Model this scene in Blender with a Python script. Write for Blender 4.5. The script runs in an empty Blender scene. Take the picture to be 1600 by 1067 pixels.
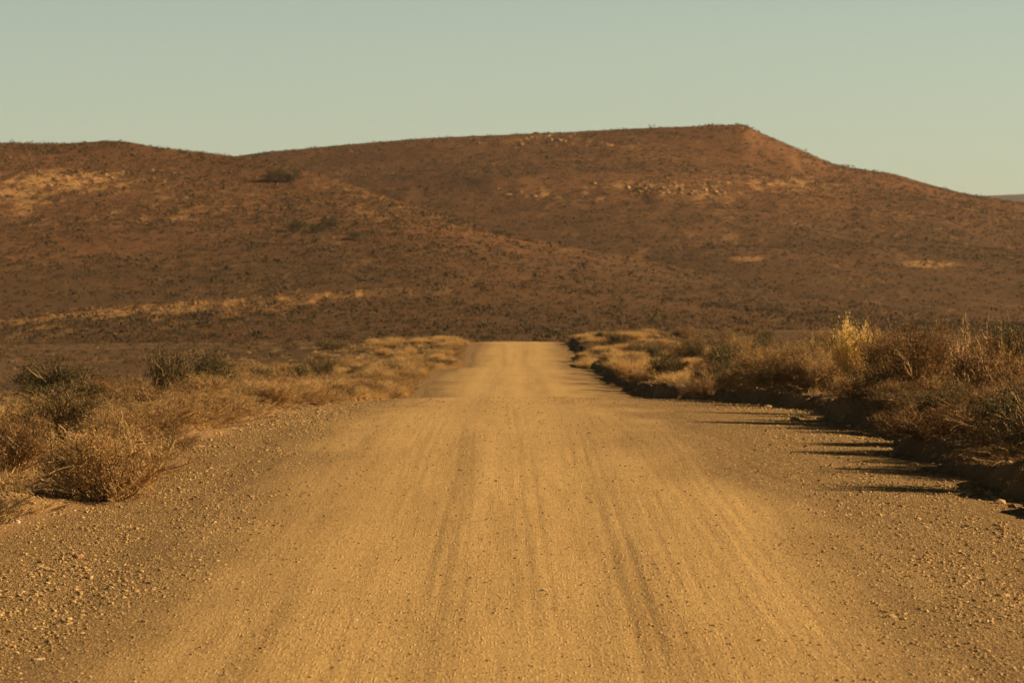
import bpy, math, random
import numpy as np

# ------------------------------------------------------------------ camera, sky, sun, exposure
S = bpy.context.scene
COL = S.collection
F = 6000.0            # focal length in pixels of a 1600 px wide frame (135 mm on 36 mm)
HOR = 480.0           # row of the true horizon in that frame
CAMZ = 2.3
R = math.radians
cam = bpy.data.cameras.new('camera'); camo = bpy.data.objects.new('camera', cam); COL.objects.link(camo)
cam.lens = 135; cam.sensor_width = 36; cam.clip_start = 0.5; cam.clip_end = 40000
camo.location = (0, 0, CAMZ); camo.rotation_euler = (R(90) - math.atan((533.5 - HOR) / F), 0, 0)
cam.dof.use_dof = True; cam.dof.focus_distance = 42; cam.dof.aperture_fstop = 6.3
S.camera = camo

SUN_EL, SUN_AZ = 23.0, 8.0      # elevation; degrees ahead of due right
W = bpy.data.worlds.new('World'); S.world = W; W.use_nodes = True
wn = W.node_tree; bg = wn.nodes['Background']
sky = wn.nodes.new('ShaderNodeTexSky'); sky.sky_type = 'NISHITA'; sky.sun_disc = False
sky.sun_elevation = R(SUN_EL); sky.sun_rotation = R(90 - SUN_AZ)
sky.air_density = 1.0; sky.dust_density = 1.2; sky.ozone_density = 1.0; sky.altitude = 900
hs = wn.nodes.new('ShaderNodeHueSaturation'); hs.inputs['Saturation'].default_value = 0.6
tn = wn.nodes.new('ShaderNodeMix'); tn.data_type = 'RGBA'; tn.blend_type = 'MULTIPLY'; tn.inputs[0].default_value = 1
tn.inputs[7].default_value = (0.95, 1.0, 0.83, 1)
# the sky is brightest low down and deepens overhead
tc = wn.nodes.new('ShaderNodeTexCoord'); sx = wn.nodes.new('ShaderNodeSeparateXYZ'); mr = wn.nodes.new('ShaderNodeMapRange'); mr.interpolation_type = 'SMOOTHSTEP'
mr.inputs[1].default_value = 0.06; mr.inputs[2].default_value = 0.34; mr.inputs[3].default_value = 1.0; mr.inputs[4].default_value = 0.09
dk = wn.nodes.new('ShaderNodeMix'); dk.data_type = 'RGBA'; dk.blend_type = 'MULTIPLY'; dk.inputs[0].default_value = 1
wn.links.new(tc.outputs['Generated'], sx.inputs[0]); wn.links.new(sx.outputs[2], mr.inputs[0]); wn.links.new(sky.outputs[0], dk.inputs[6]); wn.links.new(mr.outputs[0], dk.inputs[7])
wn.links.new(dk.outputs[2], hs.inputs['Color']); wn.links.new(hs.outputs[0], tn.inputs[6]); wn.links.new(tn.outputs[2], bg.inputs[0])
bg.inputs[1].default_value = 0.051
sl = bpy.data.lights.new('sun', 'SUN'); sl.energy = 5.0; sl.angle = R(0.5); sl.color = (1.0, 0.745, 0.42)
so = bpy.data.objects.new('sun', sl); COL.objects.link(so)
# lamp shines along -Z; sun sits to the right and a little ahead
so.rotation_euler = (R(90 - SUN_EL), 0, R(90 - (-SUN_AZ)) )
S.view_settings.view_transform = 'Standard'; S.view_settings.look = 'None'
S.view_settings.exposure = 1.0; S.view_settings.gamma = 1.0

rng = np.random.default_rng(7)
random.seed(7)

# ------------------------------------------------------------------ numeric helpers
def sstep(a, b, x):
    t = np.clip((np.asarray(x, float) - a) / (b - a), 0, 1); return t * t * (3 - 2 * t)

def hash2(ix, iy, seed):
    n = (ix.astype(np.int64) * 374761393 + iy.astype(np.int64) * 668265263 + seed * 1442695041) & 0xffffffff
    n = ((n ^ (n >> 13)) * 1274126177) & 0xffffffff
    return ((n ^ (n >> 16)) & 0xffff) / 65535.0

def noise(x, y, seed=0):
    x = np.asarray(x, float); y = np.asarray(y, float); x, y = np.broadcast_arrays(x, y)
    ix = np.floor(x); iy = np.floor(y); fx = x - ix; fy = y - iy
    fx = fx * fx * (3 - 2 * fx); fy = fy * fy * (3 - 2 * fy)
    a = hash2(ix, iy, seed); b = hash2(ix + 1, iy, seed); c = hash2(ix, iy + 1, seed); d = hash2(ix + 1, iy + 1, seed)
    return (a * (1 - fx) + b * fx) * (1 - fy) + (c * (1 - fx) + d * fx) * fy - 0.5

def fbm(x, y, seed=0, oct=4):
    s = 0; a = 1.0
    for i in range(oct):
        s = s + a * noise(x * 2 ** i, y * 2 ** i, seed + i * 17); a *= 0.5
    return s

def hermite(px, py):
    px = np.array(px, float); py = np.array(py, float)
    dx = np.diff(px); sl = np.diff(py) / dx
    m = np.empty_like(py); m[0] = sl[0]; m[-1] = sl[-1]
    m[1:-1] = (sl[:-1] * dx[1:] + sl[1:] * dx[:-1]) / (dx[1:] + dx[:-1])
    def f(x):
        x = np.clip(np.asarray(x, float), px[0], px[-1])
        i = np.clip(np.searchsorted(px, x) - 1, 0, len(px) - 2)
        h = dx[i]; t = (x - px[i]) / h
        return ((2 * t**3 - 3 * t**2 + 1) * py[i] + (t**3 - 2 * t**2 + t) * h * m[i] + (-2 * t**3 + 3 * t**2) * py[i + 1] + (t**3 - t**2) * h * m[i + 1])
    return f

# ------------------------------------------------------------------ the lie of the land (heights relative to the camera)
prof = hermite([-60, 0, 12, 23, 30, 39, 48, 56, 65, 80, 92, 104, 120, 144, 170, 193, 212, 232, 249, 262, 275, 283, 291, 302, 330, 380, 9000],
               [-2.6, -2.5, -2.40, -2.25, -2.09, -1.885, -1.70, -1.67, -1.72, -1.94, -2.17, -2.56, -2.77, -2.79, -2.88, -3.04, -3.64, -3.86, -3.64, -3.2, -2.76, -2.6, -2.62, -2.85, -4.1, -4.6, -4.6])
XLf = hermite([-60, 0, 23, 36, 39, 48, 65, 100, 144, 193, 235, 262, 280, 330, 9000], [-5.2, -5.2, -5.2, -4.75, -4.3, -4.1, -3.9, -3.75, -4.0, -4.3, -3.8, -3.65, -3.6, -3.6, -3.6])
XRf = hermite([-60, 0, 23, 36, 44, 52, 65, 85, 105, 128, 150, 193, 249, 280, 330, 9000], [6.4, 6.4, 6.2, 5.5, 5.25, 5.35, 5.5, 5.5, 5.4, 4.3, 4.5, 4.25, 4.7, 5.0, 5.0, 5.0])
def XL(y): return XLf(y) + 0.35 * fbm(y / 5.0, 0.3, 11, 3)
def XR(y): return XRf(y) - 0.22 + 0.7 * fbm(y / 3.0, 0.7, 23, 5) + 0.3 * fbm(y / 0.7, 0.2, 27, 3)

def plain(x, y):
    return -4.6 + 0.5 * fbm(x / 90, y / 120, 5, 3)

def rel(x, y):
    """height of the ground, relative to the camera"""
    x = np.asarray(x, float); y = np.asarray(y, float)
    P = prof(y); xl = XL(y); xr = XR(y)
    pl = plain(x, y)
    road = P - 0.022 * np.maximum(0, np.abs(x - 0.3) - 1.6) ** 1.2
    sL = xl - x; sR = x - xr
    zl = P - 0.085 + 0.16 * sstep(-0.25, 0.6, sL) * (1 - sstep(1.0, 3.2, sL)) * (1 + 1.2 * fbm(x / 1.3, y / 1.3, 31, 3)) + 0.12 * fbm(x / 2.2, y / 2.2, 33, 3) * sstep(0, 1, sL)
    k = sstep(4, 34, sL); zl = zl * (1 - k) + np.minimum(pl, P - 0.3) * k
    bank = (0.27 + 0.14 * sstep(95, 130, y) + 0.26 * fbm(y / 1.6, 3.1, 41, 4)) * sstep(-0.04, 0.24, sR) + 0.05 * np.minimum(np.maximum(sR, 0), 9) 
    zr = P - 0.09 + bank + 0.12 * fbm(x / 1.8, y / 1.8, 43, 3) * sstep(0, 1, sR)
    k = sstep(18, 70, sR); zr = zr * (1 - k) + np.minimum(pl, P) * k
    wl = sstep(-0.5, 0.25, sL); wr = sstep(-0.3, 0.0, sR)
    z = road * (1 - wl) + zl * wl
    z = z * (1 - wr) + zr * wr
    far = sstep(300, 360, y)
    return z * (1 - far) + pl * far

def loose(x, y):
    """how much loose gravel lies at a point of the corridor (0 swept wheel track .. 1 gravelly shoulder)"""
    w = 0.25 * fbm(y / 9.0, x * 0.2, 51, 3)
    el = -2.25 - 0.10 * np.clip((y - 40) / 20, 0, 3); er = 1.95 + 1.2 * sstep(24, 45, y)
    a = sstep(0.0, 1.4, el - x + w * 2 + 0.5) + sstep(0.0, 1.5, x - er + w * 2 + 0.5)
    b = 0.13 * np.exp(-((x + 0.45 + w) / 0.22) ** 2) + 0.16 * np.exp(-((x - 1.15 - w) / 0.3) ** 2) + 0.25 * np.exp(-((x + 1.75 + w) / 0.12) ** 2)
    n = 1 + 0.7 * fbm(x / 0.8, y / 3.0, 55, 3)
    return np.clip(np.maximum(a, b * (0.6 + 0.9 * sstep(-0.2, 0.3, noise(x * 0.5, y / 7.0, 57)))) * n, 0, 1)

TR = []
_q = np.random.default_rng(404)
for _c, _n in ((-1.05, 4), (0.62, 4), (-0.45, 2), (1.15, 3), (2.1, 3), (-1.9, 2), (0.0, 1)):
    for _i in range(_n): TR.append((_c + _q.normal(0, 0.22), _q.uniform(0.1, 0.3), _q.uniform(45, 120), _q.uniform(0.022, 0.045), _q.uniform(0.0007, 0.002), int(_q.integers(1, 9999)), _q.uniform(-0.15, 0.25)))
def tracks(x, y):
    """narrow tyre marks that wander along the road: height change, and how much they show"""
    h = 0.0; a = 0.0
    for c, amp, wl, wd, dp, sd, th in TR:
        yy = np.asarray(y)[:, :1] if np.ndim(y) == 2 else y
        cx = c + amp * fbm(yy / wl, 0.37, sd, 2) * 2; on = sstep(th - 0.1, th + 0.15, noise(yy / 16, 0.7, sd + 3))
        for off in (-0.075, 0.075):
            u = (x - cx - off) / wd; gq = np.exp(-u * u); h = h + on * dp * (0.5 * np.exp(-(np.abs(u) - 1.8) ** 2) - gq); a = a + on * gq * (0.08 + 0.24 * sstep(-0.1, 0.3, fbm(x / 0.15, y / 1.6, sd + 9, 2)))
    return h, a

def ruts(x, y):
    w = 0.22 * fbm(y / 11.0, 0.1, 61, 3)
    r = -0.007 * np.exp(-((x + 1.05 + w) / 0.38) ** 2) - 0.007 * np.exp(-((x - 0.55 + w) / 0.34) ** 2) - 0.005 * np.exp(-((x - 2.2 - w) / 0.4) ** 2)
    r = r + 0.006 * np.exp(-((x + 0.45 + w) / 0.18) ** 2) + 0.005 * np.exp(-((x - 1.15 - w) / 0.2) ** 2)
    r = r + 0.006 * fbm(x / 0.35 + 0.5 * w, y / 6.0, 63, 3) + 0.0025 * fbm(x / 0.12, y / 2.0, 69, 2) + 0.02 * fbm(x / 2.5, y / 6.0, 62, 3)
    wash = np.sin(y * 2 * np.pi / 0.75 + 3 * fbm(x / 1.5, y / 4, 65, 2)) * 0.0018 * sstep(-0.1, 0.25, noise(x / 1.2, y / 6.0, 67))
    return r + wash + tracks(x, y)[0]

def road_edge(x, y):
    rl = -3.75 + 0.25 * fbm(y / 3, 5.5, 71, 3); rr = 4.35 - 1.15 * sstep(34, 46, y) * (1 - sstep(80, 110, y)) + 0.35 * fbm(y / 4, 8.5, 73, 3)
    rl = np.maximum(rl, XL(y) + 0.35); rr = np.minimum(rr, XR(y) - 0.45)
    return np.minimum(x - rl, rr - x)

def road_rel(x, y):
    e = road_edge(x, y)
    return rel(x, y) + 0.014 + ruts(x, y) * sstep(0, 0.8, e) - 0.09 * (1 - sstep(-0.6, 0.9, e))

def gz(x, y):  # world height of what you would stand on
    return CAMZ + np.maximum(rel(x, y), np.where((np.asarray(x) > -4) & (np.asarray(x) < 4.6) & (np.asarray(y) < 300), road_rel(x, y), -99))

# ------------------------------------------------------------------ mesh helpers
def mk(name, V, faces, mat, parent=None, attrs=None, smooth=False, link=True):
    V = np.ascontiguousarray(V, np.float32); faces = np.ascontiguousarray(faces, np.int32)
    me = bpy.data.meshes.new(name); k = faces.shape[1]; n = len(faces)
    me.vertices.add(len(V)); me.vertices.foreach_set('co', V.ravel())
    me.loops.add(n * k); me.loops.foreach_set('vertex_index', faces.ravel())
    me.polygons.add(n); me.polygons.foreach_set('loop_start', np.arange(0, n * k, k, dtype=np.int32)); me.polygons.foreach_set('loop_total', np.full(n, k, np.int32))
    me.polygons.foreach_set('use_smooth', np.full(n, smooth, bool))
    for an, av in (attrs or {}).items():
        a = me.attributes.new(an, 'FLOAT', 'POINT'); a.data.foreach_set('value', np.ascontiguousarray(av, np.float32))
    me.update(calc_edges=True); me.materials.append(mat)
    o = bpy.data.objects.new(name, me)
    if link: COL.objects.link(o)
    if parent: o.parent = parent
    return o

def gridfaces(nr, nc):
    i = np.arange(nr - 1)[:, None] * nc + np.arange(nc - 1)[None, :]
    return np.stack([i, i + 1, i + nc + 1, i + nc], -1).reshape(-1, 4)

def tag(o, label, cat=None, group=None, kind=None):
    o['label'] = label
    if cat: o['category'] = cat
    if group: o['group'] = group
    if kind: o['kind'] = kind
    return o

# ------------------------------------------------------------------ materials
class Mat:
    def __init__(s, name, rough=0.9, spec=0.2):
        s.m = bpy.data.materials.new(name); s.m.use_nodes = True; s.t = s.m.node_tree; s.N = s.t.nodes; s.L = s.t.links
        s.b = s.N['Principled BSDF']; s.b.inputs['Roughness'].default_value = rough; s.b.inputs['Specular IOR Level'].default_value = spec
        s.co = s.N.new('ShaderNodeTexCoord').outputs['Object']
    def noise(s, scale, detail=4, rough=0.6, vec=None, stretch=None):
        n = s.N.new('ShaderNodeTexNoise'); n.inputs['Scale'].default_value = scale; n.inputs['Detail'].default_value = detail; n.inputs['Roughness'].default_value = rough
        v = s.co
        if stretch:
            mp = s.N.new('ShaderNodeMapping'); mp.inputs['Scale'].default_value = stretch; s.L.new(s.co, mp.inputs[0]); v = mp.outputs[0]
        s.L.new(v, n.inputs['Vector']); return n.outputs['Fac']
    def voro(s, scale, out='Distance', stretch=None):
        n = s.N.new('ShaderNodeTexVoronoi'); n.inputs['Scale'].default_value = scale
        v = s.co
        if stretch:
            mp = s.N.new('ShaderNodeMapping'); mp.inputs['Scale'].default_value = stretch; s.L.new(s.co, mp.inputs[0]); v = mp.outputs[0]
        s.L.new(v, n.inputs['Vector']); return n.outputs[out]
    def attr(s, name):
        n = s.N.new('ShaderNodeAttribute'); n.attribute_name = name; return n.outputs['Fac']
    def rnd(s): return s.N.new('ShaderNodeObjectInfo').outputs['Random']
    def mapr(s, f, a, b, c=0.0, d=1.0):
        n = s.N.new('ShaderNodeMapRange'); n.inputs[1].default_value = a; n.inputs[2].default_value = b; n.inputs[3].default_value = c; n.inputs[4].default_value = d
        s.L.new(f, n.inputs[0]); return n.outputs[0]
    def math(s, op, a, b):
        n = s.N.new('ShaderNodeMath'); n.operation = op
        for i, q in enumerate((a, b)):
            if isinstance(q, (int, float)): n.inputs[i].default_value = q
            else: s.L.new(q, n.inputs[i])
        return n.outputs[0]
    def mix(s, fac, a, b, mode='MIX'):
        n = s.N.new('ShaderNodeMix'); n.data_type = 'RGBA'; n.blend_type = mode
        if isinstance(fac, (int, float)): n.inputs[0].default_value = fac
        else: s.L.new(fac, n.inputs[0])
        for i, q in ((6, a), (7, b)):
            if isinstance(q, tuple): n.inputs[i].default_value = (*q, 1)
            else: s.L.new(q, n.inputs[i])
        return n.outputs[2]
    def bump(s, h, dist, strength=1.0, prev=None):
        n = s.N.new('ShaderNodeBump'); n.inputs['Distance'].default_value = dist; n.inputs['Strength'].default_value = strength
        s.L.new(h, n.inputs['Height'])
        if prev is not None: s.L.new(prev, n.inputs['Normal'])
        return n.outputs[0]
    def done(s, col, nrm=None, transl=0.0):
        if isinstance(col, tuple): s.b.inputs['Base Color'].default_value = (*col, 1)
        else: s.L.new(col, s.b.inputs['Base Color'])
        if nrm is not None: s.L.new(nrm, s.b.inputs['Normal'])
        if transl:
            t = s.N.new('ShaderNodeBsdfTranslucent'); mx = s.N.new('ShaderNodeMixShader'); mx.inputs[0].default_value = transl
            if isinstance(col, tuple): t.inputs[0].default_value = (*col, 1)
            else: s.L.new(col, t.inputs[0])
            s.L.new(s.b.outputs[0], mx.inputs[1]); s.L.new(t.outputs[0], mx.inputs[2]); s.L.new(mx.outputs[0], s.N['Material Output'].inputs[0])
        return s.m

def gravel_colour(m):
    """broken stone: dark grit, tan stones and a few pale and black ones"""
    grit = m.noise(1.0, 3, 0.75, stretch=(40, 8, 1)); cl = m.noise(3.5, 5, 0.65)
    c = m.mix(m.mapr(grit, 0.36, 0.64), (0.085, 0.049, 0.021), (0.33, 0.205, 0.085))
    c = m.mix(m.mapr(cl, 0.48, 0.7, 0, 0.6), c, (0.25, 0.15, 0.062))
    return c, grit, cl
def speckle(m, c, scale, amt, st=0.14):
    gp = m.voro(scale, 'Color', (1, st, 1)); gs = m.voro(scale, 'Distance', (1, st, 1)); sep = m.N.new('ShaderNodeSeparateColor'); m.L.new(gp, sep.inputs[0])
    pk = m.math('MULTIPLY', m.mapr(sep.outputs[0], 0.70, 0.78), m.mapr(gs, 0.18, 0.38, 1, 0))
    dk = m.math('MULTIPLY', m.mapr(sep.outputs[1], 0.76, 0.84), m.mapr(gs, 0.14, 0.34, 1, 0))
    c = m.mix(m.math('MULTIPLY', pk, amt), c, (0.64, 0.45, 0.215)); c = m.mix(m.math('MULTIPLY', dk, amt), c, (0.12, 0.072, 0.034))
    return c, pk

def mat_road():
    m = Mat('road_gravel', 0.92, 0.12)
    streak = m.noise(1.0, 6, 0.65, stretch=(3.0, 0.07, 1)); fine = m.noise(1.0, 4, 0.7, stretch=(14, 0.3, 1)); broad = m.noise(1.0, 4, 0.6, stretch=(0.7, 0.12, 1)); cl = m.noise(9, 5, 0.7)
    patch = m.noise(1.0, 5, 0.65, stretch=(0.9, 0.35, 1)); dust = m.noise(1.0, 3, 0.8, stretch=(48, 6.5, 1))
    c = m.mix(m.mapr(streak, 0.35, 0.68), (0.41, 0.255, 0.095), (0.50, 0.318, 0.125))
    c = m.mix(m.mapr(broad, 0.4, 0.7, 0, 0.7), c, (0.53, 0.345, 0.14))
    c = m.mix(m.mapr(cl, 0.5, 0.72, 0, 0.4), c, (0.30, 0.185, 0.078))
    c = m.mix(m.mapr(patch, 0.5, 0.66, 0, 0.3), c, (0.35, 0.218, 0.09))
    c = m.mix(m.math('MULTIPLY', m.mapr(fine, 0.5, 0.72, 0, 0.2), m.mapr(m.noise(1.0, 3, 0.6, stretch=(0.8, 0.15, 1)), 0.42, 0.62)), c, (0.30, 0.185, 0.075))
    c = m.mix(m.mapr(dust, 0.38, 0.52, 0.6, 0), c, (0.25, 0.155, 0.065)); c = m.mix(m.mapr(dust, 0.55, 0.7, 0, 0.5), c, (0.62, 0.42, 0.185))
    g, grit, _ = gravel_colour(m); lo = m.attr('loose')
    c = m.mix(lo, c, g)
    c = m.mix(m.math('MULTIPLY', m.attr('track'), m.mapr(dust, 0.35, 0.6, 0.9, 0.25)), c, (0.24, 0.145, 0.06))
    c, pk = speckle(m, c, 46, 0.55); c, pk2 = speckle(m, c, 24, m.mapr(lo, 0, 1, 0.2, 0.5))
    h = m.math('ADD', m.math('MULTIPLY', grit, m.mapr(lo, 0, 1, 0.5, 1.0)), m.math('MULTIPLY', fine, 0.3))
    return m.done(c, m.bump(m.math('ADD', h, m.math('MULTIPLY', pk, 0.6)), 0.014, 0.9))

def mat_ground():
    m = Mat('verge_soil', 0.95, 0.1)
    g, grit, cl = gravel_colour(m); g, pk = speckle(m, g, 42, 0.6); g, pk2 = speckle(m, g, 22, 0.55)
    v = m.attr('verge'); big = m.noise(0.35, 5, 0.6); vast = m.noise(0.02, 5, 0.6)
    so = m.mix(m.mapr(big, 0.35, 0.65), (0.15, 0.085, 0.040), (0.25, 0.148, 0.068))
    so = m.mix(m.mapr(cl, 0.5, 0.68, 0, 0.6), so, (0.11, 0.066, 0.034))
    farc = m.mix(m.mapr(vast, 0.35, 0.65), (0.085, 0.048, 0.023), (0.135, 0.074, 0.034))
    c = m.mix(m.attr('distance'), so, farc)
    c = m.mix(v, c, g)
    h = m.math('ADD', grit, m.math('MULTIPLY', cl, 1.2))
    return m.done(c, m.bump(m.math('ADD', h, m.math('MULTIPLY', pk, 0.6)), 0.014, 0.9))

def mat_hill(name, lo, hi, palec):
    m = Mat(name, 0.95, 0.05)
    a = m.noise(0.35, 5, 0.7); b = m.noise(0.02, 5, 0.65); f = m.noise(1.3, 3, 0.7)
    c = m.mix(m.mapr(b, 0.35, 0.65), lo, hi)
    c = m.mix(m.math('MULTIPLY', m.attr('olive'), 0.85), c, (0.074, 0.042, 0.021))
    c = m.mix(m.mapr(a, 0.48, 0.62, 0, 0.65), c, (0.062, 0.042, 0.022))
    c = m.mix(m.mapr(f, 0.5, 0.7, 0, 0.5), c, (0.19, 0.092, 0.041))
    c = m.mix(m.attr('pale'), c, palec)
    return m.done(c, m.bump(m.math('ADD', a, f), 0.5, 0.5))

M_ROAD = mat_road(); M_GROUND = mat_ground()
M_HILL = mat_hill('hill_soil', (0.118, 0.053, 0.025), (0.18, 0.080, 0.037), (0.42, 0.235, 0.098))
M_FARHILL = mat_hill('distant_hill_haze_tinted', (0.075, 0.065, 0.07), (0.085, 0.072, 0.075), (0.3, 0.2, 0.12))  # grey-purple base: part of the far haze is painted into the hill colour

def plant(name, c1, c2, c3=None, transl=0.25, tone=False, rough=0.85):
    m = Mat(name, rough, 0.15)
    f = m.attr('tone') if tone else m.rnd()
    c = m.mix(f, c1, c2)
    if c3: c = m.mix(m.mapr(m.noise(6 if not tone else 0.06, 2), 0.42, 0.62), c, c3)
    return m.done(c, None, transl)

M_TWIG = plant('dry_twig', (0.33, 0.205, 0.095), (0.46, 0.30, 0.14), (0.20, 0.125, 0.06), 0.0)
M_BARETWIG = plant('bare_twig', (0.40, 0.25, 0.125), (0.46, 0.29, 0.145), None, 0.0)
M_DRYLEAF = plant('dry_leaf', (0.46, 0.285, 0.118), (0.62, 0.41, 0.175), (0.35, 0.212, 0.087), 0.35)
M_BROWNLEAF = plant('brown_leaf', (0.22, 0.115, 0.045), (0.36, 0.20, 0.08), (0.13, 0.078, 0.035), 0.25)
M_OLIVE = plant('olive_leaf', (0.085, 0.075, 0.03), (0.13, 0.10, 0.04), (0.16, 0.11, 0.045), 0.2)
M_DARK = plant('dark_green_leaf', (0.030, 0.036, 0.014), (0.05, 0.05, 0.02), (0.07, 0.058, 0.024), 0.15)
M_YELLOW = plant('yellow_leaf', (0.78, 0.55, 0.20), (0.80, 0.58, 0.22), (0.64, 0.46, 0.16), 0.3)
M_GRASS = plant('golden_grass', (0.56, 0.36, 0.15), (0.66, 0.44, 0.19), (0.46, 0.285, 0.115), 0.35)
M_SCRUB = plant('scrub_leaf', (0.030, 0.026, 0.012), (0.34, 0.19, 0.08), (0.075, 0.05, 0.024), 0.15, tone=True)
M_ROCK = plant('outcrop_rock', (0.22, 0.11, 0.05), (0.46, 0.27, 0.12), None, 0.0, tone=True)
M_LITTER = plant('dry_litter', (0.16, 0.095, 0.042), (0.48, 0.31, 0.13), None, 0.25, tone=True)
def mat_stone(name, tone):
    m = Mat(name, 0.85, 0.2)
    f = m.attr('tone') if tone else m.rnd()
    c = m.mix(f, (0.20, 0.12, 0.05), (0.50, 0.33, 0.145))
    c = m.mix(m.mapr(m.noise(30, 4), 0.4, 0.7, 0, 0.5), c, (0.33, 0.21, 0.10))
    return m.done(c, m.bump(m.noise(60, 4), 0.004, 0.6))
M_PEB = mat_stone('gravel_stone', True); M_STONE = mat_stone('loose_stone', False)
def mat_flat(name, c1, c2):
    m = Mat(name, 0.9, 0.15); return m.done(m.mix(m.mapr(m.noise(14, 5), 0.35, 0.65), c1, c2), m.bump(m.noise(22, 5), 0.01, 0.7))
M_PINK = mat_flat('pinkish_stone', (0.40, 0.225, 0.115), (0.34, 0.19, 0.095)); M_CLAY = mat_flat('pale_clay', (0.50, 0.32, 0.15), (0.40, 0.25, 0.12)); M_WHITE = mat_flat('white_stone', (0.66, 0.54, 0.36), (0.56, 0.44, 0.28))

# ------------------------------------------------------------------ ground sheet and road
def grow(a, step, g, end):
    out = []; v = a
    while v < end: v += step; step *= g; out.append(v)
    return out
right = grow(9.0, 0.12, 1.07, 6500); xs = np.array([-v for v in right[::-1]] + list(np.linspace(-9, 9, 181)) + right)
ys = [-60, -40, -25, -12, -4]; v = 0.0
while v < 9000:
    ys.append(v); v += max(0.12, v * 0.0065) if v < 340 else v * 0.03
ys = np.array(ys, float)
X, Y = np.meshgrid(xs, ys)
Z = rel(X, Y) + CAMZ - 0.14 * sstep(0.55, 1.1, road_edge(X, Y)) * (1 - sstep(308, 314, Y))
inside = sstep(-0.1, 0.5, X - XL(Y)) * sstep(-0.05, 0.25, XR(Y) - X) * (1 - sstep(300, 330, Y))
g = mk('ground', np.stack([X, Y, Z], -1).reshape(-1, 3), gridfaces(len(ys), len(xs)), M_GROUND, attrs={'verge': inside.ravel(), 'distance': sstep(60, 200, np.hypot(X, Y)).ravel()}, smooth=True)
tag(g, 'brown stony verge and plain around the gravel road', kind='structure')

xs = np.linspace(-4.3, 5.0, 430); ys = []; v = 6.0
while v < 318: ys.append(v); v += max(0.05, v * 0.0042)
ys = np.array(ys); X, Y = np.meshgrid(xs, ys); Z = road_rel(X, Y) + CAMZ
r = mk('road', np.stack([X, Y, Z], -1).reshape(-1, 3), gridfaces(len(ys), len(xs)), M_ROAD, attrs={'track': np.clip(tracks(X, Y)[1], 0, 1).ravel(), 'loose': np.clip(np.maximum(loose(X, Y), (1 - sstep(0.1, 2.4, road_edge(X, Y) + 0.8 * fbm(X / 0.7, Y / 4, 201, 3))) * 1.25), 0, 1.3).ravel()}, smooth=True)
tag(r, 'sandy gravel road running straight over three rises', kind='structure')

# ------------------------------------------------------------------ hills
class Hill:
    def __init__(s, sky, foot, power, rough, pale, seed, cliff=0.0):
        xp = [q[0] for q in sky]
        s.ysk = hermite(xp, [q[1] for q in sky]); s.D = hermite(xp, [q[2] for q in sky]); s.x0, s.x1 = xp[0], xp[-1]
        s.foot = foot; s.power = power; s.rough = rough; s.palef = pale; s.seed = seed; s.cliff = cliff
    def at(s, xp, t):
        """point of the hill: bearing xp, t from foot (0) over the crest (1) down the back (1.5)"""
        xp = np.asarray(xp, float); t = np.asarray(t, float)
        D = s.D(xp); sm = sum(s.ysk(xp + k) for k in range(-350, 351, 70)) / 11; wk = sstep(0.86, 1.0, t); ysky = sm * (1 - wk) + s.ysk(xp) * wk; d = s.foot + (D - s.foot) * t
        top = D * (HOR - ysky) / F; zf = -6.5
        tt = np.clip(t, 0, 1); sh = tt ** s.power
        if s.cliff: sh = sh * (1 - s.cliff) + s.cliff * (0.5 * sstep(0.90, 0.96, tt) + 0.5 * sstep(0.62, 0.72, tt + 0.08 * fbm(xp / 90, 2.0, s.seed + 3, 3)))
        z = zf + (top - zf) * sh - np.maximum(t - 1, 0) ** 1.5 * (top - zf) * 2.2
        u = (xp - 800) / F; x = u * d
        env = 4 * tt * (1 - tt) + 0.15
        z = z + s.rough * env * fbm(x / 60, d / 110, s.seed, 5) + s.rough * 0.12 * fbm(x / 9, d / 14, s.seed + 7, 3) * np.minimum(1, env * 2)
        return x, d, z
    def olive(s, px, py): return sstep(*s.ol, py)
    ol = (300, 470)
    def pix(s, x, d, z): return 800 + F * x / d, HOR - F * z / d
    def build(s, name, label, mat, nc=520, nr=240):
        xp = np.linspace(s.x0, s.x1, nc); t = np.concatenate([np.linspace(0, 1, nr) ** 0.9, np.linspace(1.01, 1.6, 24)])
        XP, T = np.meshgrid(xp, t); x, d, z = s.at(XP, T)
        px, py = s.pix(x, d, z)
        o = mk(name, np.stack([x, d, z + CAMZ], -1).reshape(-1, 3), gridfaces(len(t), nc), mat, attrs={'pale': s.palef(px, py, x, d).ravel(), 'olive': np.clip(s.olive(px, py) + 0.5 * fbm(x / 40, d / 120, 5, 4), 0, 1).ravel()}, smooth=True)
        return tag(o, label, kind='structure')
def blob(px, py, cx, cy, rx, ry, tilt=0.0):
    dy = py - cy - tilt * (px - cx); return np.clip(1.3 - ((px - cx) / rx) ** 2 - (dy / ry) ** 2, 0, 1)
def speck(x, d, sc, thr, seed): return sstep(thr, thr + 0.22, fbm(x / (sc * 0.5), d / (sc * 4), seed, 3) + 0.5 * fbm(x / (sc * 5), d / (sc * 30), seed + 5, 2))

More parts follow.
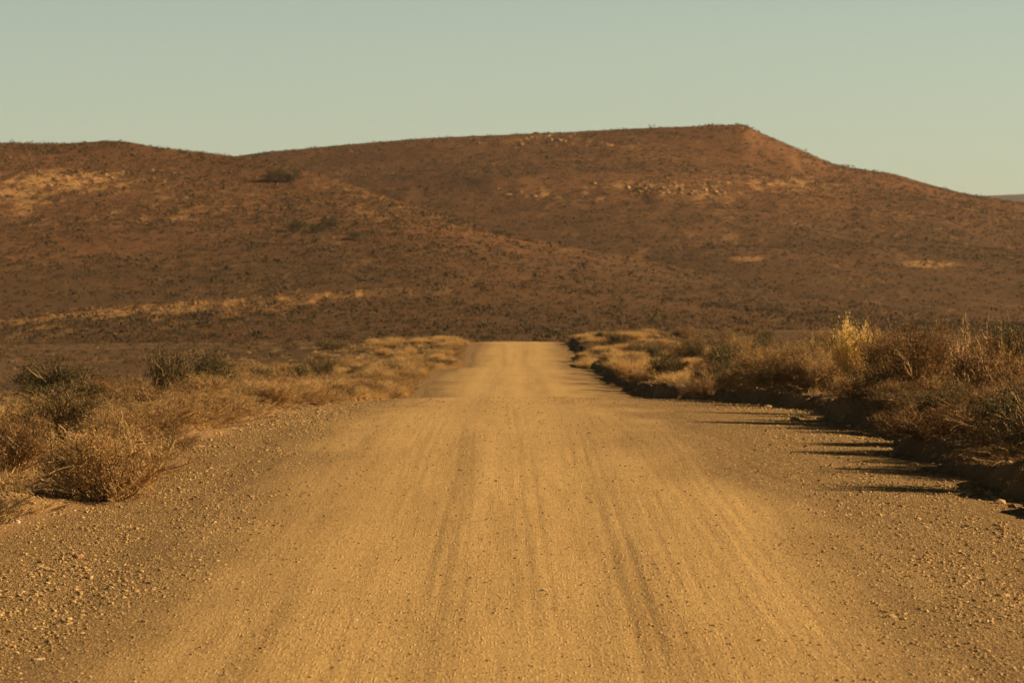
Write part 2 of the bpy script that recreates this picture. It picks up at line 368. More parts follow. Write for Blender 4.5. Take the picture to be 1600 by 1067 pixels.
def pale_left(px, py, x, d):
    k = blob(px, py, 70, 285, 150, 20, -0.04) * speck(x, d, 3.5, 0.02, 81) + 0.5 * blob(px, py, 140, 320, 260, 45) * speck(x, d, 3, 0.16, 83) + 0.35 * blob(px, py, 520, 330, 160, 50) * speck(x, d, 3, 0.2, 85) + 0.12 * speck(x, d, 2.5, 0.3, 86)
    return np.clip(k * 1.0, 0, 0.85)
def pale_mesa(px, py, x, d):
    k = blob(px, py, 1070, 295, 250, 17, -0.04) * speck(x, d, 4, 0.03, 87) * 0.8 + 0.5 * blob(px, py, 880, 222, 90, 13) * speck(x, d, 4, 0.02, 88) + blob(px, py, 1450, 413, 50, 6) * 0.5 + 0.5 * blob(px, py, 1170, 404, 28, 5) + 0.2 * speck(x, d, 3, 0.32, 89)
    return np.clip(k * 1.0, 0, 0.85)
def pale_ridge(px, py, x, d):
    top = hermite([-900, 0, 200, 400, 600, 2400], [512, 494, 480, 466, 452, 520])(px)
    k = np.clip(1 - np.abs(py - top - 4) / 13, 0, 1) * (1 - sstep(420, 800, px)) * (0.2 + 0.8 * speck(x, d, 3, -0.12, 91)) + 0.35 * np.clip(1 - np.abs(py - top - 20) / 24, 0, 1) * (1 - sstep(250, 700, px)) * speck(x, d, 3, 0.02, 93)
    return np.clip(k * 1.5, 0, 0.9)

mesa = Hill([(-900, 420, 1500), (-300, 350, 1500), (100, 300, 1480), (300, 260, 1450), (380, 243, 1450), (480, 232, 1440), (600, 221, 1430), (700, 214.5, 1420), (800, 210, 1420), (900, 205.5, 1410), (1000, 200.5, 1400), (1080, 197.5, 1400), (1140, 195.5, 1400), (1166, 196.5, 1400), (1180, 204, 1400), (1210, 217, 1400), (1250, 234, 1400), (1300, 255, 1400), (1350, 265.5, 1400), (1390, 271, 1400), (1450, 288, 1400), (1520, 305.5, 1400), (1600, 318, 1400), (1750, 345, 1400), (2000, 400, 1400), (2500, 470, 1400)],
            640, 1.25, 2.6, pale_mesa, 101, 0.05)
mesa.ol = (270, 410)
mesa.build('mesa_hill', 'flat topped brown hill with rocky bands behind the road', M_HILL)
lefthill = Hill([(-1200, 300, 1000), (-700, 235, 1000), (-300, 216, 1000), (0, 223, 980), (110, 224, 970), (190, 221.5, 960), (250, 231, 950), (320, 239, 940), (380, 247, 930), (480, 268, 900), (560, 292, 880), (640, 319, 860), (720, 346, 850), (800, 366, 840), (900, 388, 830), (1000, 406, 820), (1100, 425, 800), (1200, 447, 780), (1320, 474, 760), (1500, 505, 740), (1800, 520, 720)],
                470, 1.2, 2.2, pale_left, 111)
lefthill.ol = (320, 460)
lefthill.build('shrubby_hill', 'scrub covered brown hill rising on the left', M_HILL)
ridge = Hill([(-1200, 520, 560), (-500, 505, 560), (0, 493, 560), (200, 479, 560), (400, 465, 560), (600, 451, 570), (750, 446, 580), (900, 455, 590), (1100, 478, 600), (1300, 505, 600), (1500, 520, 600)], 420, 1.5, 1.2, pale_ridge, 121)
ridge.build('low_ridge', 'low ridge with a pale grassy rim below the left hill', M_HILL, nr=140)
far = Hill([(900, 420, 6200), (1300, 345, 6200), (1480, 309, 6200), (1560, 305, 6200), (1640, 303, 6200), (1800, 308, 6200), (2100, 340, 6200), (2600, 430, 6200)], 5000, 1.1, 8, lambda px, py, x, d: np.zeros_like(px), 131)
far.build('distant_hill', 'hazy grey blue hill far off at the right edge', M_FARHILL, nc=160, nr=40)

# ------------------------------------------------------------------ scrub too many to count: the hillsides and the plain
def scrub_mesh(name, P, size, tone, ntri, label, seed, ts=1.0):
    q = np.random.default_rng(seed); n = len(P)
    th = q.uniform(0, 2 * np.pi, (n, ntri)); ph = np.arccos(q.uniform(0, 1, (n, ntri))); rr = q.uniform(0.55, 1.0, (n, ntri))
    c = np.stack([np.cos(th) * np.sin(ph), np.sin(th) * np.sin(ph), 0.75 * np.cos(ph)], -1) * rr[..., None]
    asp = np.stack([q.uniform(0.8, 1.3, n), q.uniform(0.8, 1.3, n), q.uniform(0.6, 1.1, n)], -1)
    c = c * asp[:, None, :]
    o = q.normal(0, 1, (n, ntri, 3, 3)); o /= np.linalg.norm(o, axis=-1, keepdims=True)
    v = c[:, :, None, :] + o * ts * q.uniform(0.22, 0.42, (n, ntri, 1, 1))
    v[..., 2] = np.maximum(v[..., 2], -0.05)
    v = P[:, None, None, :] + v * size[:, None, None, None]
    tn = np.clip(np.repeat(tone, ntri * 3) + np.repeat(q.uniform(-0.12, 0.12, n * ntri), 3), 0, 1)
    ob = mk(name, v.reshape(-1, 3), np.arange(n * ntri * 3).reshape(-1, 3), M_SCRUB, attrs={'tone': tn})
    return tag(ob, label, 'scrub', kind='stuff')

pts = []; siz = []; ton = []
for H, n, pw in ((mesa, 90000, 0.55), (lefthill, 70000, 0.6), (ridge, 20000, 0.7)):
    xp = rng.uniform(-250, 1850, n); t = rng.uniform(0.02, 1.0, n) ** pw
    x, d, z = H.at(xp, t); keep = (z > plain(x, d) - 0.1) & (fbm(x / 25, d / 40, 141, 3) > rng.uniform(-1.6, 0.7, n)); keep &= ~((H is lefthill) & (rng.uniform(0, 1, n) < 0.75 * sstep(560, 900, xp) * sstep(0.35, 0.9, t))); x, d, z = x[keep], d[keep], z[keep]
    pts.append(np.stack([x, d, z + CAMZ], -1)); s = np.clip(rng.lognormal(-0.8, 0.45, len(x)), 0.16, 1.5) * (0.8 + 0.3 * d / 1000)
    siz.append(s); px, py = H.pix(x, d, z)
    ton.append(np.clip(rng.beta(1.1, 3.2, len(x)) * (1 - 0.5 * H.olive(px, py)) + (0.9 if H is ridge else 0.4) * H.palef(px, py, x, d) + 0.1 * fbm(x / 80, d / 120, 143, 3), 0, 1))
scrub_mesh('hillside_scrub', np.concatenate(pts), np.concatenate(siz), np.concatenate(ton), 13, 'small dark and tawny shrubs dotting the hillsides', 5, 0.85)

n = 10500; d = 75 + (560 - 75) * rng.uniform(0, 1, n) ** 0.8; x = d * rng.uniform(-0.19, 0.19, n)
k = ((x < XL(d) - 2.0) | (x > XR(d) + 3.0) | (d > 325)) ; x, d = x[k], d[k]
scrub_mesh('plain_scrub', np.stack([x, d, gz(x, d)], -1), np.clip(rng.lognormal(-1.55, 0.45, len(x)), 0.08, 0.6) * (0.8 + d / 600), rng.beta(1.4, 1.5, len(x)), 64, 'low brown scrub spreading over the plain beside the road', 6, 0.45)

# ------------------------------------------------------------------ gravel
def ico():
    p = (1 + 5 ** .5) / 2
    V = np.array([(-1, p, 0), (1, p, 0), (-1, -p, 0), (1, -p, 0), (0, -1, p), (0, 1, p), (0, -1, -p), (0, 1, -p), (p, 0, -1), (p, 0, 1), (-p, 0, -1), (-p, 0, 1)], float)
    Fc = np.array([(0, 11, 5), (0, 5, 1), (0, 1, 7), (0, 7, 10), (0, 10, 11), (1, 5, 9), (5, 11, 4), (11, 10, 2), (10, 7, 6), (7, 1, 8), (3, 9, 4), (3, 4, 2), (3, 2, 6), (3, 6, 8), (3, 8, 9), (4, 9, 5), (2, 4, 11), (6, 2, 10), (8, 6, 7), (9, 8, 1)])
    return V / np.linalg.norm(V[0]), Fc
IV, IF = ico()
def rotz(a):
    c, s = np.cos(a), np.sin(a); z = np.zeros_like(a); o = np.ones_like(a)
    return np.stack([np.stack([c, -s, z], -1), np.stack([s, c, z], -1), np.stack([z, z, o], -1)], -2)
def pebbles(name, x, y, r, label):
    q = np.random.default_rng(9); n = len(x)
    v = IV[None] * q.uniform(0.72, 1.25, (n, 12, 1)) * np.stack([q.uniform(0.8, 1.4, n), q.uniform(0.7, 1.1, n), q.uniform(0.45, 0.85, n)], -1)[:, None, :]
    v = np.einsum('nij,nkj->nki', rotz(q.uniform(0, 6.28, n)), v) * r[:, None, None]
    v += np.stack([x, y, gz(x, y) + r * 0.1], -1)[:, None, :]
    f = IF[None] + (np.arange(n) * 12)[:, None, None]
    o = mk(name, v.reshape(-1, 3), f.reshape(-1, 3), M_PEB, attrs={'tone': np.repeat(q.beta(1.6, 1.0, n), 12)})
    return tag(o, label, 'gravel', kind='stuff')
n = 1500000
d = 20 + 85 * rng.uniform(0, 1, n) ** 1.35; x = rng.uniform(-0.155, 0.155, n) * d
k = (x > XL(d) - 1.2) & (x < XR(d) + 0.6); x, d = x[k], d[k]
L = loose(x, d) * np.clip(1 + 1.0 * fbm(x / 0.9, d / 2.5, 151, 3), 0.3, 2)
k = rng.uniform(0, 1, len(x)) < np.clip(0.26 + 0.74 * L ** 1.3, 0, 1) * np.clip(1.2 - d / 110, 0.2, 1); x, d, L = x[k], d[k], L[k]
rad = np.clip(0.0025 * rng.pareto(2.7, len(x)) + 0.0022, 0, 0.018) * (0.75 + 0.45 * L) * (0.8 + d / 120)
pebbles('gravel', x, d, rad, 'loose stony gravel scattered over the road and its shoulders')

q = np.random.default_rng(19); RP = []
for H, cx, cy, rx, ry, tl, n in ((lefthill, 70, 285, 190, 22, -0.04, 900), (mesa, 1070, 295, 260, 15, -0.04, 1100), (mesa, 880, 222, 110, 12, 0, 350), (mesa, 1130, 199, 60, 5, 0, 120), (mesa, 1450, 413, 50, 5, 0, 120), (ridge, 130, 488, 260, 7, -0.07, 500)):
    xp = cx + rx * np.clip(q.normal(0, 0.5, n), -1.3, 1.3); yp = cy + tl * (xp - cx) + ry * np.clip(q.normal(0, 0.5, n), -1.3, 1.3)
    t = np.linspace(0.05, 1.0, 300); x, d, z = H.at(xp[:, None], t[None, :]); i = np.argmax(HOR - F * z / d <= yp[:, None], axis=1); i = np.where(i == 0, 299, i)
    a = np.arange(n); k = fbm(x[a, i] / 14, d[a, i] / 60, 181, 3) > -0.12
    RP.append(np.stack([x[a, i], d[a, i], z[a, i] + CAMZ], -1)[k])
RP = np.concatenate(RP); n = len(RP); r = np.clip(0.15 * q.pareto(2.4, n) + 0.15, 0, 0.8) * (RP[:, 1] / 1150)
v = IV[None] * q.uniform(0.7, 1.3, (n, 12, 1)) * np.stack([q.uniform(0.9, 1.9, n), q.uniform(0.7, 1.2, n), q.uniform(0.5, 1.1, n)], -1)[:, None, :] * r[:, None, None] + RP[:, None, :]
tag(mk('hillside_rocks', v.reshape(-1, 3), (IF[None] + (np.arange(n) * 12)[:, None, None]).reshape(-1, 3), M_ROCK, attrs={'tone': np.repeat(q.uniform(0, 1, n), 12)}), 'pale broken rock outcropping in bands across the hillsides', 'rocks', kind='stuff')

q = np.random.default_rng(29); n = 900; d = 38 + 215 * q.uniform(0, 1, n) ** 1.6; x = XR(d) + q.normal(0.0, 0.2, n); r = np.clip(0.02 * q.pareto(2.4, n) + 0.014, 0, 0.055) * (0.8 + d / 200)
v = IV[None] * q.uniform(0.7, 1.3, (n, 12, 1)) * np.stack([q.uniform(0.9, 1.6, n), q.uniform(0.7, 1.2, n), q.uniform(0.6, 1.0, n)], -1)[:, None, :] * r[:, None, None] + np.stack([x, d, gz(x, d) + r * 0.2], -1)[:, None, :]
tag(mk('bank_rubble', v.reshape(-1, 3), (IF[None] + (np.arange(n) * 12)[:, None, None]).reshape(-1, 3), M_PEB, attrs={'tone': np.repeat(q.uniform(0, 0.7, n), 12)}), 'crumbled clods and stones along the shaded right bank', 'rubble', kind='stuff')

# ------------------------------------------------------------------ stones one could pick out
from mathutils import Vector
def stone_mesh(name, seed, mat, flat=0.6):
    q = np.random.default_rng(seed)
    V = IV.copy(); Fc = IF.copy()
    for _ in range(2):
        e = {}; V = list(map(tuple, V)); out = []
        def mid(a, b):
            kk = (min(a, b), max(a, b))
            if kk not in e:
                mv = (np.array(V[a]) + np.array(V[b])); mv /= np.linalg.norm(mv); V.append(tuple(mv)); e[kk] = len(V) - 1
            return e[kk]
        for a, b, c in Fc:
            ab, bc, ca = mid(a, b), mid(b, c), mid(c, a); out += [(a, ab, ca), (ab, b, bc), (ca, bc, c), (ab, bc, ca)]
        V = np.array(V); Fc = np.array(out)
    for _ in range(7):   # chip flat facets
        nn = q.normal(0, 1, 3); nn /= np.linalg.norm(nn); h = q.uniform(0.55, 0.85); dd = V @ nn; V = V - np.maximum(dd - h, 0)[:, None] * nn
    V = V * (1 + 0.06 * q.normal(0, 1, (len(V), 1))) * np.array([1.15, 0.85, flat])
    return mk(name, V, Fc, mat, link=False).data
SM = [stone_mesh('stone', s, M_STONE) for s in range(4)]
PINK = stone_mesh('stone', 12, M_PINK); CLAY = stone_mesh('clay_clod', 14, M_CLAY, 0.3); WH = stone_mesh('stone', 15, M_WHITE)
def on_px(xp, yp):
    """walk out along the bearing until the ground reaches the wanted sight line"""
    u = (xp - 800) / F; dd = np.arange(15, 320, 0.1); zz = gz(u * dd, dd) - CAMZ
    py = HOR - F * zz / dd; i = np.argmax(py <= yp); return u * dd[i], dd[i]
def stone(me, name, x, y, r, label, cat='stone', group=None):
    o = bpy.data.objects.new(name, me); COL.objects.link(o)
    o.location = (x, y, float(gz(x, y)) - r * 0.02); o.scale = (r, r, r * random.uniform(0.8, 1.1)); o.rotation_euler = (0, 0, random.uniform(0, 6.28))
    return tag(o, label, cat, group)
for xp, yp, rp, me, nm, lb in (
    (22, 818, 11, WH, 'stone', 'pale flat stone on the left gravel shoulder just below the near dry bush'),
    (122, 872, 10, PINK, 'stone', 'pinkish stone in the gravel at the left edge, largest of the pink ones'),
    (62, 880, 7, PINK, 'stone', 'pinkish stone farthest left in the gravel shoulder'),
    (8, 935, 14, CLAY, 'stone', 'brown stone cut by the left edge of the picture'),
    (272, 694, 17, CLAY, 'clay_clod', 'pale clay clod under the left roadside bushes, wider of two'),
    (312, 698, 13, CLAY, 'clay_clod', 'smaller pale clay clod at the end of the left bushes'),
    (850, 923, 7, WH, 'stone', 'whitish stone in the middle of the road'),
    (60, 1031, 7, WH, 'stone', 'whitish stone on the gravel in the lower left corner'),
    (252, 893, 7, SM[0], 'stone', 'tan stone alone on the middle of the left shoulder'),
    (225, 973, 7, SM[1], 'stone', 'pale tan stone where the left shoulder meets the smooth road'),
    (1393, 966, 10, SM[2], 'stone', 'rounded tan stone with a dark shadow on the lower right shoulder'),
    (1412, 968, 8, SM[0], 'stone', 'tan stone right beside the rounded one at lower right'),
    (1190, 1003, 8, SM[3], 'stone', 'tan stone on the smooth road toward the lower right'),
    (1346, 1008, 6, WH, 'stone', 'whitish stone near the right wheel track at the bottom'),
    (1565, 932, 11, SM[1], 'stone', 'dark sided stone at the far right of the gravel shoulder'),
    (1326, 666, 6, WH, 'stone', 'whitish stone on the right shoulder below the shaded bank'),
    (1470, 668, 8, SM[1], 'stone', 'tan stone at the foot of the right bank'),
    (533, 622, 6, WH, 'stone', 'pale stone beside the golden grass at the end of the left shoulder'),
    (505, 634, 5, SM[2], 'stone', 'small tan stone on the left verge before the golden grass'),
    (555, 970, 5, WH, 'stone', 'small whitish stone on the road left of the middle')):
    x, y = on_px(xp, yp); stone(me, nm, x, y, rp * y / F, lb, 'clod' if nm == 'clay_clod' else 'stone')
for side, lab in ((-1, 'fist sized tan stone lying among the gravel of the left shoulder'), (1, 'fist sized tan stone lying among the gravel of the right shoulder')):
    for i in range(26):
        y = random.uniform(23, 75); e = float(XL(y) if side < 0 else XR(y)); lo = -2.4 if side < 0 else 3.0
        x = random.uniform(min(e, lo), max(e, lo))
        if abs(x / y) > 0.135: continue
        stone(random.choice(SM), 'stone', x, y, random.uniform(0.012, 0.026) * (0.8 + y / 120), lab, 'stone', 'larger stones of the left shoulder' if side < 0 else 'larger stones of the right shoulder')

# ------------------------------------------------------------------ plants of the verge
def tubes(pl, rad, sides=3):
    """pl (n, k, 3) polylines, rad (n, k) radii -> vertices and quads"""
    n, k, _ = pl.shape
    t = np.gradient(pl, axis=1); t /= np.linalg.norm(t, axis=-1, keepdims=True) + 1e-9
    up = np.where(np.abs(t[..., 2:3]) > 0.9, np.array([1.0, 0, 0]), np.array([0, 0, 1.0])); a = np.cross(t, up); a /= np.linalg.norm(a, axis=-1, keepdims=True) + 1e-9; b = np.cross(t, a)
    an = np.arange(sides) * 2 * np.pi / sides
    v = pl[:, :, None, :] + rad[:, :, None, None] * (np.cos(an)[None, None, :, None] * a[:, :, None, :] + np.sin(an)[None, None, :, None] * b[:, :, None, :])
    i = (np.arange(n)[:, None, None] * k + np.arange(k - 1)[None, :, None]) * sides; s = np.arange(sides)[None, None, :]; s2 = (s + 1) % sides
    f = np.stack([i + s, i + s2, i + sides + s2, i + sides + s], -1).reshape(-1, 4)
    return v.reshape(-1, 3), f

def branchwork(q, mains, subs, twigs, tilt, wob=0.16, K=6):
    """unit shrub about 1 tall and 1 in radius: returns polylines, radii, twig tips"""
    def sweep(p0, dirs, length, wobble, upw):
        n = len(p0); pl = np.zeros((n, K, 3)); pl[:, 0] = p0; dd = dirs.copy()
        for j in range(1, K):
            dd = dd + q.normal(0, wobble, (n, 3)); dd[:, 2] += upw; dd /= np.linalg.norm(dd, axis=-1, keepdims=True)
            pl[:, j] = pl[:, j - 1] + dd * (length / (K - 1))[:, None]
        return pl, dd
    az = q.uniform(0, 2 * np.pi, mains); el = np.clip(q.normal(tilt, 0.28, mains), 0.12, 1.5)
    d0 = np.stack([np.cos(az) * np.cos(el), np.sin(az) * np.cos(el), np.sin(el)], -1)
    p0 = np.stack([q.normal(0, 0.05, mains), q.normal(0, 0.05, mains), np.zeros(mains)], -1)
    A, _ = sweep(p0, d0, q.uniform(0.65, 1.0, mains), wob, 0.03)
    def child(par, cnt, l0, l1, spread, upw):
        i = q.integers(0, len(par), cnt); j = q.uniform(1.2, K - 1.01, cnt); a = np.floor(j).astype(int); fr = (j - a)[:, None]
        p = par[i, a] * (1 - fr) + par[i, np.minimum(a + 1, K - 1)] * fr
        dd = par[i, np.minimum(a + 1, K - 1)] - par[i, a]; dd /= np.linalg.norm(dd, axis=-1, keepdims=True) + 1e-9
        dd = dd + q.normal(0, spread, (cnt, 3)); dd[:, 2] += 0.15; dd /= np.linalg.norm(dd, axis=-1, keepdims=True)
        return sweep(p, dd, q.uniform(l0, l1, cnt), wob, upw)[0]
    B = child(A, subs, 0.22, 0.5, 0.5, 0.03); C = child(B, twigs, 0.08, 0.24, 0.6, 0.02)
    lin = np.linspace(1, 0.45, K)
    pl = np.concatenate([A, B, C]); rad = np.concatenate([np.tile(0.016 * lin, (len(A), 1)), np.tile(0.0085 * lin, (len(B), 1)), np.tile(0.0045 * lin, (len(C), 1))])
    pl[..., 2] = np.maximum(pl[..., 2], 0.005)
    return pl, rad, C
def leaves(q, C, n, size, jit):
    i = q.integers(0, len(C), n); j = q.integers(1, C.shape[1], n); p = C[i, j] + q.normal(0, jit, (n, 3))
    o = q.normal(0, 1, (n, 3, 3)); o /= np.linalg.norm(o, axis=-1, keepdims=True)
    v = p[:, None, :] + o * (size * q.uniform(0.6, 1.4, (n, 1, 1))); v[..., 2] = np.maximum(v[..., 2], 0.0)
    return v.reshape(-1, 3), np.arange(n * 3).reshape(-1, 3)

def empty(name):
    o = bpy.data.objects.new(name, None); return o
PROTO = {}
def proto(kind, seeds, name, twigm, leafm, mains, subs, twigs, tilt, nleaf, lsize, jit, wob=0.16):
    PROTO[kind] = []
    for s in seeds:
        q = np.random.default_rng(s); pl, rad, C = branchwork(q, mains, subs, twigs, tilt, wob)
        if kind == 'bare': rad = rad * 1.7
        v, f = tubes(pl, rad); b = mk('branches', v, f, twigm, link=False).data; parts = [('branches', b)]
        if nleaf:
            v, f = leaves(q, C[C[:, -1, 2] > 0.45] if kind == 'yellow' else C, nleaf, lsize, jit); parts.append(('foliage', mk('foliage', v, f, leafm, link=False).data))
        PROTO[kind].append((name, parts))
proto('dry', range(200, 206), 'dry_shrub', M_TWIG, M_DRYLEAF, 40, 320, 1000, 0.66, 14000, 0.017, 0.05)
proto('brown', range(210, 215), 'dry_shrub', M_TWIG, M_BROWNLEAF, 40, 300, 800, 0.66, 13000, 0.02, 0.06)
proto('olive', range(220, 224), 'olive_shrub', M_TWIG, M_OLIVE, 26, 240, 700, 0.72, 9000, 0.02, 0.05)
proto('dark', range(230, 234), 'green_shrub', M_TWIG, M_DARK, 24, 220, 600, 0.75, 10000, 0.022, 0.06)
proto('yellow', range(240, 242), 'yellow_shrub', M_TWIG, M_YELLOW, 20, 160, 500, 1.0, 9000, 0.03, 0.05)
proto('bare', range(250, 252), 'bare_bush', M_BARETWIG, None, 9, 80, 300, 0.95, 0, 0, 0, 0.2)
def tuft_mesh(seed, n=520, K=5):
    q = np.random.default_rng(seed); az = q.uniform(0, 6.283, n); lean = np.abs(q.normal(0.25, 0.3, n)); L = q.uniform(0.5, 1.05, n)
    r0 = np.sqrt(q.uniform(0, 1, n)) * 0.55; a0 = q.uniform(0, 6.283, n); t = np.linspace(0, 1, K)
    base = np.stack([r0 * np.cos(a0), r0 * np.sin(a0), np.full(n, -0.03)], -1)
    hx = (lean[:, None] * t + 0.6 * lean[:, None] * t ** 2) * L[:, None]; hz = L[:, None] * (t - 0.25 * lean[:, None] * t ** 2)
    c = np.stack([base[:, None, 0] + hx * np.cos(az)[:, None], base[:, None, 1] + hx * np.sin(az)[:, None], base[:, None, 2] + hz], -1)
    pa = q.uniform(0, 6.283, n); side = np.stack([np.cos(pa), np.sin(pa), 0 * pa], -1)[:, None, :] * (0.013 * (1 - 0.85 * t))[None, :, None]
    v = np.stack([c - side, c + side], 2).reshape(-1, 3)
    i = (np.arange(n)[:, None] * K + np.arange(K - 1)[None, :]) * 2; f = np.stack([i, i + 1, i + 3, i + 2], -1).reshape(-1, 4)
    return mk('grass_tuft', v, f, M_GRASS, link=False).data
TUFT = [tuft_mesh(s) for s in range(300, 306)]

def shrub(kind, x, y, w, h, label, cat='shrub', group=None, rz=None, sink=0.03):
    name, parts = random.choice(PROTO[kind])
    t = empty(name); COL.objects.link(t); z = float(gz(x, y))
    t.location = (x, y, z - sink); t.rotation_euler = (0, 0, random.uniform(0, 6.28) if rz is None else rz); t.scale = (w / 1.7, w / 1.7, h / 0.95)
    for nm, me in parts:
        c = bpy.data.objects.new(nm, me); COL.objects.link(c); c.parent = t
    return tag(t, label, cat, group)
def tuft(x, y, w, h, label, group=None):
    o = bpy.data.objects.new('grass_tuft', random.choice(TUFT)); COL.objects.link(o)
    o.location = (x, y, float(gz(x, y))); o.rotation_euler = (0, 0, random.uniform(0, 6.28)); o.scale = (w, w, h)
    return tag(o, label, 'grass tuft', group)

NAMED = [  # kind, pixel x, distance, width, height, label
    ('dry', 165, 39, 1.45, 0.8, 'pale twiggy dry bush with bare forked stems, nearest on the left verge'),
    ('olive', 105, 48, 1.2, 0.62, 'rounded olive brown bush behind the near twiggy bush on the left'),
    ('dark', 265, 76, 0.95, 1.1, 'small dark green upright bush standing behind the left verge grass'),
    ('dark', 342, 82, 1.2, 0.95, 'dark brown bush just right of the small dark green bush on the left'),
    ('dark', 95, 88, 2.3, 0.9, 'wide low dark bush lying far left in the plain'),
    ('brown', 235, 58, 1.0, 0.5, 'brown bush with one pale twig sticking out above the left verge'),
    ('dark', 472, 125, 1.2, 1.0, 'left dark clump of the pair behind the golden left verge'),
    ('dark', 502, 130, 1.0, 1.05, 'right dark clump of the pair behind the golden left verge'),
    ('dark', 405, 120, 1.0, 0.95, 'single dark clump left of the pair behind the left verge'),
    ('dark', 562, 150, 1.0, 0.5, 'small dark clump beside the bright grass near the left road bend'),
    ('brown', 20, 42, 1.0, 0.6, 'brown bush cut by the left edge of the picture'),
    ('yellow', 1330, 71, 0.98, 1.16, 'bright yellow bush standing above the right verge scrub'),
    ('bare', 1512, 58, 1.0, 0.95, 'bare branched thorn bush against the hill on the right'),
    ('dark', 1585, 68, 1.1, 1.1, 'dark green bush cut by the right edge of the picture'),
    ('dark', 1140, 112, 1.5, 1.35, 'large dark bush with black shade at its foot on the right verge'),
    ('olive', 1500, 49, 0.8, 0.6, 'greenish yellow fine leaved bush on top of the right bank'),
    ('brown', 1430, 57, 1.4, 1.0, 'big tangled brown bush below the bare thorn bush'),
    ('brown', 1385, 64, 1.3, 0.95, 'tangled brown bush between the yellow bush and the big tangled one'),
    ('dry', 1285, 74, 1.3, 0.75, 'tan bush directly below the yellow bush on the right'),
    ('dry', 1205, 84, 1.4, 0.8, 'tan spreading bush overhanging the shaded right bank'),
    ('olive', 1222, 100, 1.2, 0.9, 'olive bush behind the tan spreading bush on the right'),
    ('dark', 1024, 165, 1.0, 0.7, 'dark green clump among the golden grass on the right verge'),
    ('dark', 1075, 150, 1.2, 0.8, 'dark green bush between golden grass and the large dark bush'),
    ('brown', 1575, 47.5, 0.9, 0.65, 'brown bush above the black shade at the right edge'),
    ('brown', 1550, 55, 1.2, 1.0, 'grey brown bush right of the bare thorn bush'),
    ('dark', 1622, 43.5, 1.3, 0.7, 'dark bush half outside the right edge above the black shade'),
    ('dark', 1640, 40.5, 1.3, 0.6, 'dark bush at the right edge nearest the camera'),
    ('dry', 1340, 62, 1.0, 0.5, 'tan twiggy bush hanging over the bank left of the tangled bushes')]
nb = 0
def clear(x, d):
    px = 800 + F * x / d
    return (40 < d < 75 and abs(px - 1330) < 40) or (40 < d < 60 and abs(px - 1512) < 26) or (34 < d < 40 and abs(px - 165) < 130) or (34 < d < 60 and abs(px - 105) < 60 and d > 40 and d < 48)
for kind, xp, d, w, h, lb in NAMED:
    shrub(kind, (xp - 800) / F * d, d, w, h, lb); nb += 1

def pick(d, near, mid, far_): return near if d < 62 else mid if d < 130 else far_
cnt = {'s': nb, 't': 0}
for side, sname in ((-1, 'left'), (1, 'right')):
    G = {}
    nshr = 205 if side < 0 else 150; k = 0
    while k < nshr:
        d = 31 + 255 * random.random() ** 1.6
        s = 0.3 + abs(random.gauss(0, 2.0 if side < 0 else 2.6)) * (1 + d / 130)
        if k % 2: d = random.uniform(34, 190) if side < 0 else random.uniform(42, 110); s = random.uniform(0.05, 1.0) if side < 0 else random.uniform(0.1, 1.3)
        x = float(XL(d)) - s if side < 0 else float(XR(d)) + 0.15 + s
        if clear(x, d): continue
        if abs(x / d) > 0.146 or (side > 0 and d < 42): continue
        if side < 0: kind = random.choices(['dry', 'brown', 'olive', 'dark'], [8, 2.0, 1.0, 1.5 if d > 80 else 0.15])[0]
        else: kind = random.choices(['dry', 'brown', 'olive', 'dark'], [2.5, 4, 1.8, 2.0])[0]
        w = random.uniform(0.7, 1.3) * (1 + d / 400); h = (random.uniform(0.24, 0.46) if side < 0 else random.uniform(0.3, 1.0)) * (0.75 + min(s, 3) * 0.1) * (1.35 if side < 0 and d > 80 else 0.7 if side > 0 and d < 62 else 1.1)
        zone = pick(d, 'near the camera', 'on the middle stretch', 'toward the road crest')
        look = {'dry': 'tan dry twiggy bush', 'brown': 'brown tangled bush', 'olive': 'olive bush', 'dark': 'dark green low bush'}[kind]
        shrub(kind, x, d, w, h, f'{look} in the scrub of the {sname} verge {zone}', 'shrub', f'{look} plants of the {sname} verge {zone}'); k += 1
    ntf = 165 if side < 0 else 120; k = 0
    while k < ntf:
        d = (75 if side < 0 else 100) + (213 if side < 0 else 188) * random.random() ** (0.85 if side < 0 else 0.8)
        s = abs(random.gauss(0, 1.35)) * (1 + d / 220)
        x = float(XL(d)) - s + 0.15 if side < 0 else float(XR(d)) + 0.4 + s
        if abs(x / d) > 0.142 or (side > 0 and d < 120): continue
        w = random.uniform(0.3, 0.55) * (1 + d / 250); h = random.uniform(0.3, 0.55)
        zone = pick(d, 'near the camera', 'on the middle stretch', 'toward the road crest')
        tuft(x, d, w, h, f'golden dry grass tuft on the {sname} verge {zone}', f'golden grass tufts of the {sname} verge {zone}'); k += 1
for xp, d, w, h, lb in ((590, 148, 0.8, 0.7, 'brightest golden grass tuft, where the left verge meets the road dip'),
                        (985, 140, 0.9, 0.75, 'tall bright golden grass at the road edge in front of the dark clump'),
                        (1022, 134, 0.8, 0.6, 'bright golden grass just right of the tall one on the right verge')):
    tuft((xp - 800) / F * d, d, w, h, lb)

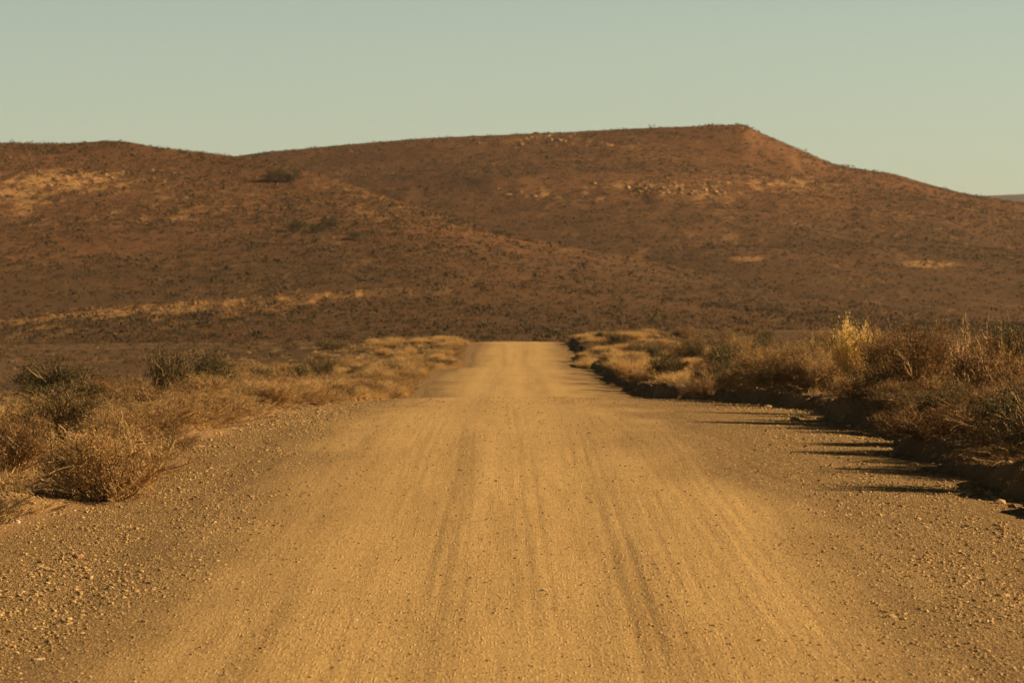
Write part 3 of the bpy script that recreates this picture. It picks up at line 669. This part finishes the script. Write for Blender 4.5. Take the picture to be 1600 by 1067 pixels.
# ------------------------------------------------------------------ dry litter and low growth that fills the verges
n = 8500; q = np.random.default_rng(77); sd = np.where(q.uniform(0, 1, n) < 0.5, -1, 1)
d = 31 + 255 * q.uniform(0, 1, n) ** 1.5; s = np.abs(q.normal(0, 1.6, n)) * (1 + d / 110)
x = np.where(sd < 0, XL(d) - s - 0.1, XR(d) + s + 0.45); k = (np.hypot(x + 4.1, d - 38.6) > 1.2) & (np.abs(x / d) < 0.16) & ((sd < 0) | (d > 38)); x, d, sd = x[k], d[k], sd[k]; n = len(x)
B = 26; sc = q.uniform(0.06, 0.15, n) * (1 + d / 250)
p = q.normal(0, 0.55, (n, B, 2)); dr = q.normal(0, 0.8, (n, B, 3)); dr[..., 2] = np.abs(dr[..., 2]) * 0.6 + 0.1
p0 = np.concatenate([p, np.full((n, B, 1), -0.1)], -1); wv = q.normal(0, 1, (n, B, 3)); wv /= np.linalg.norm(wv, axis=-1, keepdims=True); wv *= (0.0035 * (1 + d / 60) / sc)[:, None, None]
v = np.stack([p0 - wv, p0 + wv, p0 + dr * 0.55 + wv, p0 + dr * 0.55 - wv, p0 + dr * np.array([1, 1, 0.9])], 2) * sc[:, None, None, None] + np.stack([x, d, gz(x, d)], -1)[:, None, None, :]
i = np.arange(n * B)[:, None] * 5; f = np.concatenate([i + np.array([[0, 1, 2]]), i + np.array([[0, 2, 3]]), i + np.array([[3, 2, 4]])])
tn = np.clip(0.45 + 0.25 * q.normal(0, 1, n) + 0.5 * fbm(x / 4, d / 8, 171, 3) + np.where(sd < 0, 0.3, 0.0), 0, 1)
tag(mk('dry_undergrowth', v.reshape(-1, 3), f, M_LITTER, attrs={'tone': np.repeat(tn, B * 5)}), 'low dry twigs and grass stubble covering both verges', 'undergrowth', kind='stuff')

# ------------------------------------------------------------------ lone bushes high on the left hill
def hill_bush(H, xp, yp, wpx, hpx, label):
    t = np.linspace(0.05, 0.99, 800); x, d, z = H.at(np.full(800, xp, float), t); i = np.argmax(HOR - F * z / d <= yp)
    name, parts = random.choice(PROTO['dark']); e = empty('hill_thicket'); COL.objects.link(e)
    e.location = (x[i], d[i], z[i] + CAMZ - 0.1); e.scale = (wpx * d[i] / F / 1.6, wpx * d[i] / F / 1.6, hpx * d[i] / F)
    for nm, me in parts:
        c = bpy.data.objects.new(nm, me); COL.objects.link(c); c.parent = e
    tag(e, label, 'thicket')
for a in ((432, 281, 30, 15, 'dark thicket high on the left hill, left half of the topmost pair'), (455, 282, 24, 13, 'dark thicket high on the left hill, right half of the topmost pair'), (462, 359, 26, 14, 'dark round thicket halfway up the left hill, leftmost of its row'), (498, 362, 22, 12, 'dark thicket in the middle of the row halfway up the hill'), (514, 355, 28, 13, 'dark thicket uppermost of the row halfway up the hill'), (560, 374, 24, 10, 'faint low thicket lowest and rightmost in the hillside row')):
    hill_bush(lefthill, a[0], a[1] + 2, a[2] * 1.25, a[3] * 1.3, a[4])

# ------------------------------------------------------------------ dusty evening air
hv = bpy.data.materials.new('dusty_air'); hv.use_nodes = True; t = hv.node_tree; t.nodes.remove(t.nodes['Principled BSDF'])
pv = t.nodes.new('ShaderNodeVolumePrincipled'); pv.inputs['Density'].default_value = 0.00003; pv.inputs['Color'].default_value = (0.9, 0.88, 0.85, 1); pv.inputs['Anisotropy'].default_value = 0.0
t.links.new(pv.outputs[0], t.nodes['Material Output'].inputs['Volume'])
bv = np.array([(a, b, c) for a in (-7200, 7200) for b in (-90, 9300) for c in (-25, 210)], float)
tag(mk('haze', bv, np.array([(0, 1, 3, 2), (4, 6, 7, 5), (0, 4, 5, 1), (2, 3, 7, 6), (0, 2, 6, 4), (1, 5, 7, 3)]), hv), 'thin dusty haze in the evening air', 'haze', kind='stuff')
